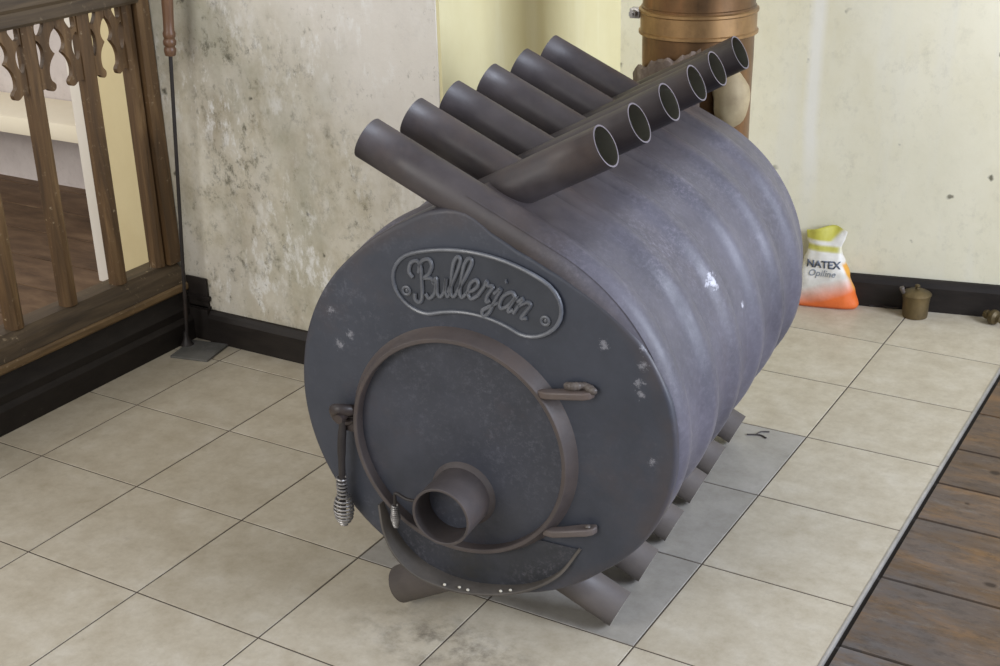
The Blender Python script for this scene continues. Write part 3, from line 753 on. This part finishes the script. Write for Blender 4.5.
# ------------------------------------------------------------------ flue pipe behind the stove
cx = math.cos(math.radians(6)); sx = math.sin(math.radians(6))
def sw(u, s): return (ORG[0]+u*cx-s*sx, ORG[1]+u*sx+s*cx)
FU, FS = .022, 1.215
fx, fy = sw(FU, FS)
flue = thing('flue_pipe', 'wide tarnished brass flue pipe rising behind the stove', 'pipe', (fx, fy, 0), math.radians(6))
FR = .137
MB().lathe([(FR*.97, .60), (FR*.985, .8), (FR, .9), (FR, .955), (FR+.003, .957), (FR+.003, 1.02), (FR, 1.022), (FR, 1.4), (FR+.004, 1.405), (FR+.004, 1.43), (FR, 1.435), (FR, 2.6)], 56).build('pipe', M['flue'], flue)
bnd = MB().lathe([(FR+.003, .952), (FR+.009, .955), (FR+.009, .961), (FR+.005, .964), (FR+.005, 1.004), (FR+.009, 1.007), (FR+.009, 1.013), (FR+.003, 1.016)], 56, caps=False).build('clamp_band', M['band'], flue)
bt = MB().box((-FR-.028, -.022, .985), (-FR-.002, -.016, 1.010), ch=.002).box((-FR-.028, -.040, .985), (-FR-.002, -.034, 1.010), ch=.002)
bt.sweep([(-FR-.016, -.062, .998), (-FR-.016, -.004, .998)], .0045, 10); bt.sweep([(-FR-.016, -.055, .998), (-FR-.016, -.043, .998)], .0095, 6); bt.sweep([(-FR-.016, -.013, .998), (-FR-.016, -.005, .998)], .0095, 6)
bt.build('clamp_bolt', M['spring'], bnd)
# elbow down into the back of the stove
pth = [(-FU, -.227, .50), (-FU, -.16, .50), (-FU*.8, -.08, .512), (-FU*.3, -.03, .55), (0, 0, .60), (0, 0, .64)]
MB().sweep(catmull(pth, 4), [.105]*5+[.112]*5+[.122]*5+[.132]*6, 32, up=(1, 0, 0)).build('elbow', M['elbow'], flue)
# lump of pale clay sealing the joint on the right, torn sheet round the front of the pipe, ragged along its top
bm_ = MB().ball((.140-FU, 1.105-FS, .822), .066, 24, (.68, .62, 1.15))
for i_, p in enumerate(bm_.v): bm_.v[i_] = p+Vector((1, 1, 1))*.006*noise.noise(p*24)
bm_.build('clay_seal', M['seal'], flue)
v = []; f = []; m = 60
for i in range(m+1):
    w = math.radians(165+125*i/m)
    h = .832+.105*(i/m)**.9+.005*math.sin(i*.35)+.010*noise.noise(Vector((i*.32, 0, 0)))+.004*noise.noise(Vector((i*1.1, 3, 0)))
    r0 = .150+.006*noise.noise(Vector((i*.3, 5, 0)))
    for rr, zz in ((.150, .62), (.156, .78), (r0+.006, h-.006), (r0, h), (r0-.004, h-.004), (.144, .78)):
        v.append((rr*math.cos(w), rr*math.sin(w), zz))
for i in range(m):
    for j in range(5): f.append([i*6+j, i*6+j+1, (i+1)*6+j+1, (i+1)*6+j])
new('ragged_sleeve', v, f, M['ragged'], flue)

# ------------------------------------------------------------------ sack by the back wall
def sack_mat():
    n = NT('printed_sack')
    x, y, z = n.sep()
    nz = n.noise(7, 3, .5)
    white = n.ramp(n.noise(18, 5, .6), [(.3, lin(206, 202, 192)), (.7, lin(232, 229, 222))])
    e = n.math('ADD', z, n.math('MULTIPLY', x, -.35))
    e = n.math('ADD', e, n.math('MULTIPLY', nz, .03))
    c = n.mix(n.ramp(e, [(.040, 1), (.098, 0)]), white, lin(226, 112, 52))
    t = n.math('ADD', z, n.math('MULTIPLY', x, .05))
    c = n.mix(n.math('MULTIPLY', n.ramp(n.math('ADD', x, n.math('MULTIPLY', n.math('SUBTRACT', .23, z), .9)), [(.030, 1), (.044, 0)]), n.ramp(t, [(.205, 0), (.211, 1), (.246, 1), (.250, 1)])), c, lin(196, 190, 84))
    c = n.mix(n.math('MULTIPLY', n.ramp(t, [(.176, 0), (.181, 1), (.193, 1), (.198, 0)]), n.ramp(x, [(.035, 1), (.055, 0)])), c, lin(190, 184, 90))
    # coloured seam on the right edge
    k = n.math('MULTIPLY', n.ramp(n.math('SUBTRACT', x, n.math('MULTIPLY', n.math('SUBTRACT', .165, z), .50)), [(.042, 0), (.046, 1)]), n.ramp(z, [(.05, 0), (.07, 1), (.140, 1), (.15, 0)]))
    c = n.mix(k, c, lin(222, 160, 60))
    n.bump(n.noise(26, 5, .6), .35, .006)
    return n.out(c, .42)
def sack_pt(a, t):
    """surface of the sack: a = angle, t = 0 bottom .. 1 top"""
    tt = [0, .04, .2, .45, .62, .72, .80, .90, 1.0]
    hw = [.104, .112, .100, .079, .063, .053, .050, .057, .061]
    hd = [.026, .035, .038, .034, .029, .019, .014, .009, .003]
    for i in range(len(tt)-1):
        if tt[i] <= t <= tt[i+1]:
            q = (t-tt[i])/(tt[i+1]-tt[i]); q = q*q*(3-2*q); W = hw[i]+(hw[i+1]-hw[i])*q; D = hd[i]+(hd[i+1]-hd[i])*q; break
    c, s = math.cos(a), math.sin(a)
    x = W*math.copysign(abs(c)**.62, c); y = D*math.copysign(abs(s)**.75, s)
    z = .241*t
    if t > .7: y += .035*(t-.7)/.3*.6+.008*math.sin(x*70)*(t-.7)/.3; z += .010*math.sin(x*40+1)*(t-.7)/.3
    r = noise.noise(Vector((x*22, y*22, z*18)))*.005+noise.noise(Vector((x*60, 3, z*50)))*.0018
    if t > .02: y += r; x += r*.5
    return Vector((x, y, z))
v = []; f = []; na, nt = 56, 40
for j in range(nt+1):
    for i in range(na): v.append(sack_pt(2*PI*i/na, j/nt))
for j in range(nt):
    for i in range(na): f.append([j*na+i, j*na+(i+1) % na, (j+1)*na+(i+1) % na, (j+1)*na+i])
f += [list(range(na)), list(range(nt*na, nt*na+na))]
sack = thing('sack', 'small white plastic sack with orange bottom and yellow top by the back wall', 'bag', (1.394, 1.531, 0), math.radians(12))
bag = new('bag_body', v, f, sack_mat(), sack, True, None, None, 80)
def sack_front(x, z):
    t = z/.241; lo, hi = PI, 2*PI       # front half is y<0
    for _ in range(30):
        m_ = (lo+hi)/2
        if sack_pt(m_, t).x < x: lo = m_
        else: hi = m_
    return sack_pt((lo+hi)/2, t).y
def text_on(parent, txt, size, x0, zb, mat, name, shear=0, fn=None, off=.0012, ex=.0):
    cu = bpy.data.curves.new(name, 'FONT'); cu.body = txt; cu.size = size; cu.shear = shear; cu.resolution_u = 3; cu.offset = ex
    tmp = bpy.data.objects.new(name+'_src', cu); C.objects.link(tmp)
    dg = bpy.context.evaluated_depsgraph_get(); me = bpy.data.meshes.new_from_object(tmp.evaluated_get(dg))
    bpy.data.objects.remove(tmp); bpy.data.curves.remove(cu)
    bm = bmesh.new(); bm.from_mesh(me)
    bmesh.ops.triangulate(bm, faces=bm.faces)
    r = bmesh.ops.extrude_face_region(bm, geom=bm.faces[:])
    top = {g for g in r['geom'] if isinstance(g, bmesh.types.BMVert)}
    for q in bm.verts:
        x = x0+q.co.x; z = zb+q.co.y; q.co = Vector((x, fn(x, z)-(off if q in top else -.003), z))
    bmesh.ops.recalc_face_normals(bm, faces=bm.faces); bm.to_mesh(me); bm.free()
    me.name = name; me.materials.clear(); me.materials.append(mat)
    o = bpy.data.objects.new(name, me); C.objects.link(o); o.parent = parent; return o
n = NT('print_navy'); navy = n.out(lin(88, 96, 112), .5)
n = NT('print_grey'); grey = n.out(lin(136, 142, 150), .5)
text_on(bag, 'NATEX', .031, -.050, .132, navy, 'lettering', 0, sack_front, .002, .0006)
text_on(bag, 'Opiline', .028, -.044, .106, grey, 'lettering', .25, sack_front, .002)

# ------------------------------------------------------------------ little brass pot and fitting at the wall
pot = thing('brass_pot', 'small old brass pot with lid standing at the back baseboard', 'pot', (1.672, 1.568, 0), math.radians(10))
MB().lathe([(.030, 0), (.036, .001), (.037, .006), (.0385, .045), (.040, .060), (.043, .070), (.044, .072), (.042, .073), (.038, .066), (.036, .01), (.001, .008)], 36, caps=False).build('body', M['pot'], pot)
MB().lathe([(.0425, .070), (.0435, .073), (.040, .077), (.026, .084), (.012, .088), (.006, .089), (.005, .093), (.008, .096), (.0075, .100), (.003, .103)], 36).build('lid', M['pot'], pot)
MB().sweep(catmull([(-.034, -.014, .070), (-.040, -.017, .084), (-.044, -.019, .096)], 4), [.005, .005, .0055, .006, .0065, .007, .0075, .0075, .007], 10).build('spout', M['weld'], pot)
kn = MB().lathe([(.004, 0), (.012, .002), (.014, .010), (.011, .016), (.015, .020), (.021, .026), (.023, .034), (.021, .042), (.012, .048), (.010, .056), (.012, .060), (.004, .063)], 28)
kn = kn.build('brass_finial', M['pot']); kn.location = (1.862, 1.625, .023); kn.rotation_euler = (math.radians(90), 0, math.radians(62))
tag(kn, 'small turned brass finial lying on the tiles at the baseboard by the right edge', 'finial')
# bits of litter
tw = MB().sweep(catmull([(0, 0, .003), (.03, .008, .004), (.055, -.004, .006), (.085, .004, .003), (.10, .016, .003), (.125, .01, .003)], 5), .0028, 6)
tw = tw.build('twig', M['dark_iron']); tw.location = (1.530, 1.580, 0); tw.rotation_euler = (0, 0, .2); tag(tw, 'thin dark twig on the tiles between the sack and the brass pot', 'twig')
tw2 = MB().sweep(catmull([(0, 0, .002), (.03, .012, .002), (.05, .004, .002)], 5), .0022, 6).sweep(catmull([(.02, .008, .002), (.026, .03, .002), (.045, .04, .002)], 4), .0018, 6)
tw2 = tw2.build('twig', M['inlet']); tw2.location = (1.515, .60, 0); tag(tw2, 'forked twig on the grey tiles beside the rearmost stove feet', 'twig')

# ------------------------------------------------------------------ light
def area(name, loc, tgt, sx_, sy_, e, col):
    l = bpy.data.lights.new(name, 'AREA'); l.shape = 'RECTANGLE'; l.size = sx_; l.size_y = sy_; l.energy = e; l.color = col
    o = bpy.data.objects.new(name, l); C.objects.link(o); o.location = loc
    o.rotation_euler = (Vector(tgt)-Vector(loc)).to_track_quat('-Z', 'Y').to_euler(); return o
area('window_daylight_right', (5.0, .1, 1.9), (1.2, .2, .4), 1.8, 1.9, 190, (.78, .85, 1.0))
area('area_light_front', (.2, -4.6, 2.3), (1.0, .6, .5), 2.6, 2.0, 95, (1.0, .97, .92))  # out-of-view area light from the front; no window is built for it
area('area_light_beyond', (-2.6, -1.6, 2.2), (-1.6, 1.2, .3), 1.4, 1.4, 45, (1.0, .96, .90))  # unseen area light aimed at the space past the railing, without a built window
w = bpy.data.worlds.new('World'); bpy.context.scene.world = w; w.use_nodes = True
w.node_tree.nodes['Background'].inputs[0].default_value = (.97, .97, 1.0, 1); w.node_tree.nodes['Background'].inputs[1].default_value = .45

# ------------------------------------------------------------------ camera
cam = bpy.data.cameras.new('Camera'); co = bpy.data.objects.new('Camera', cam); C.objects.link(co)
cam.sensor_width = 36; cam.lens = 36*1.3454449; cam.clip_start = .05
Rm = [[0.8565903, 0.5152245, -0.0282292], [0.178814, -0.3477168, -0.9203905], [-0.4840234, 0.7833497, -0.3899801]]
CP = [2.577103, -2.285609, 1.57576]
co.matrix_world = Matrix(((Rm[0][0], -Rm[1][0], -Rm[2][0], CP[0]), (Rm[0][1], -Rm[1][1], -Rm[2][1], CP[1]), (Rm[0][2], -Rm[1][2], -Rm[2][2], CP[2]), (0, 0, 0, 1)))
sc = bpy.context.scene; sc.camera = co
sc.view_settings.view_transform = 'Standard'; sc.view_settings.look = 'None'; sc.view_settings.gamma = 1; sc.view_settings.use_curve_mapping = False
sc.view_settings.exposure = 0
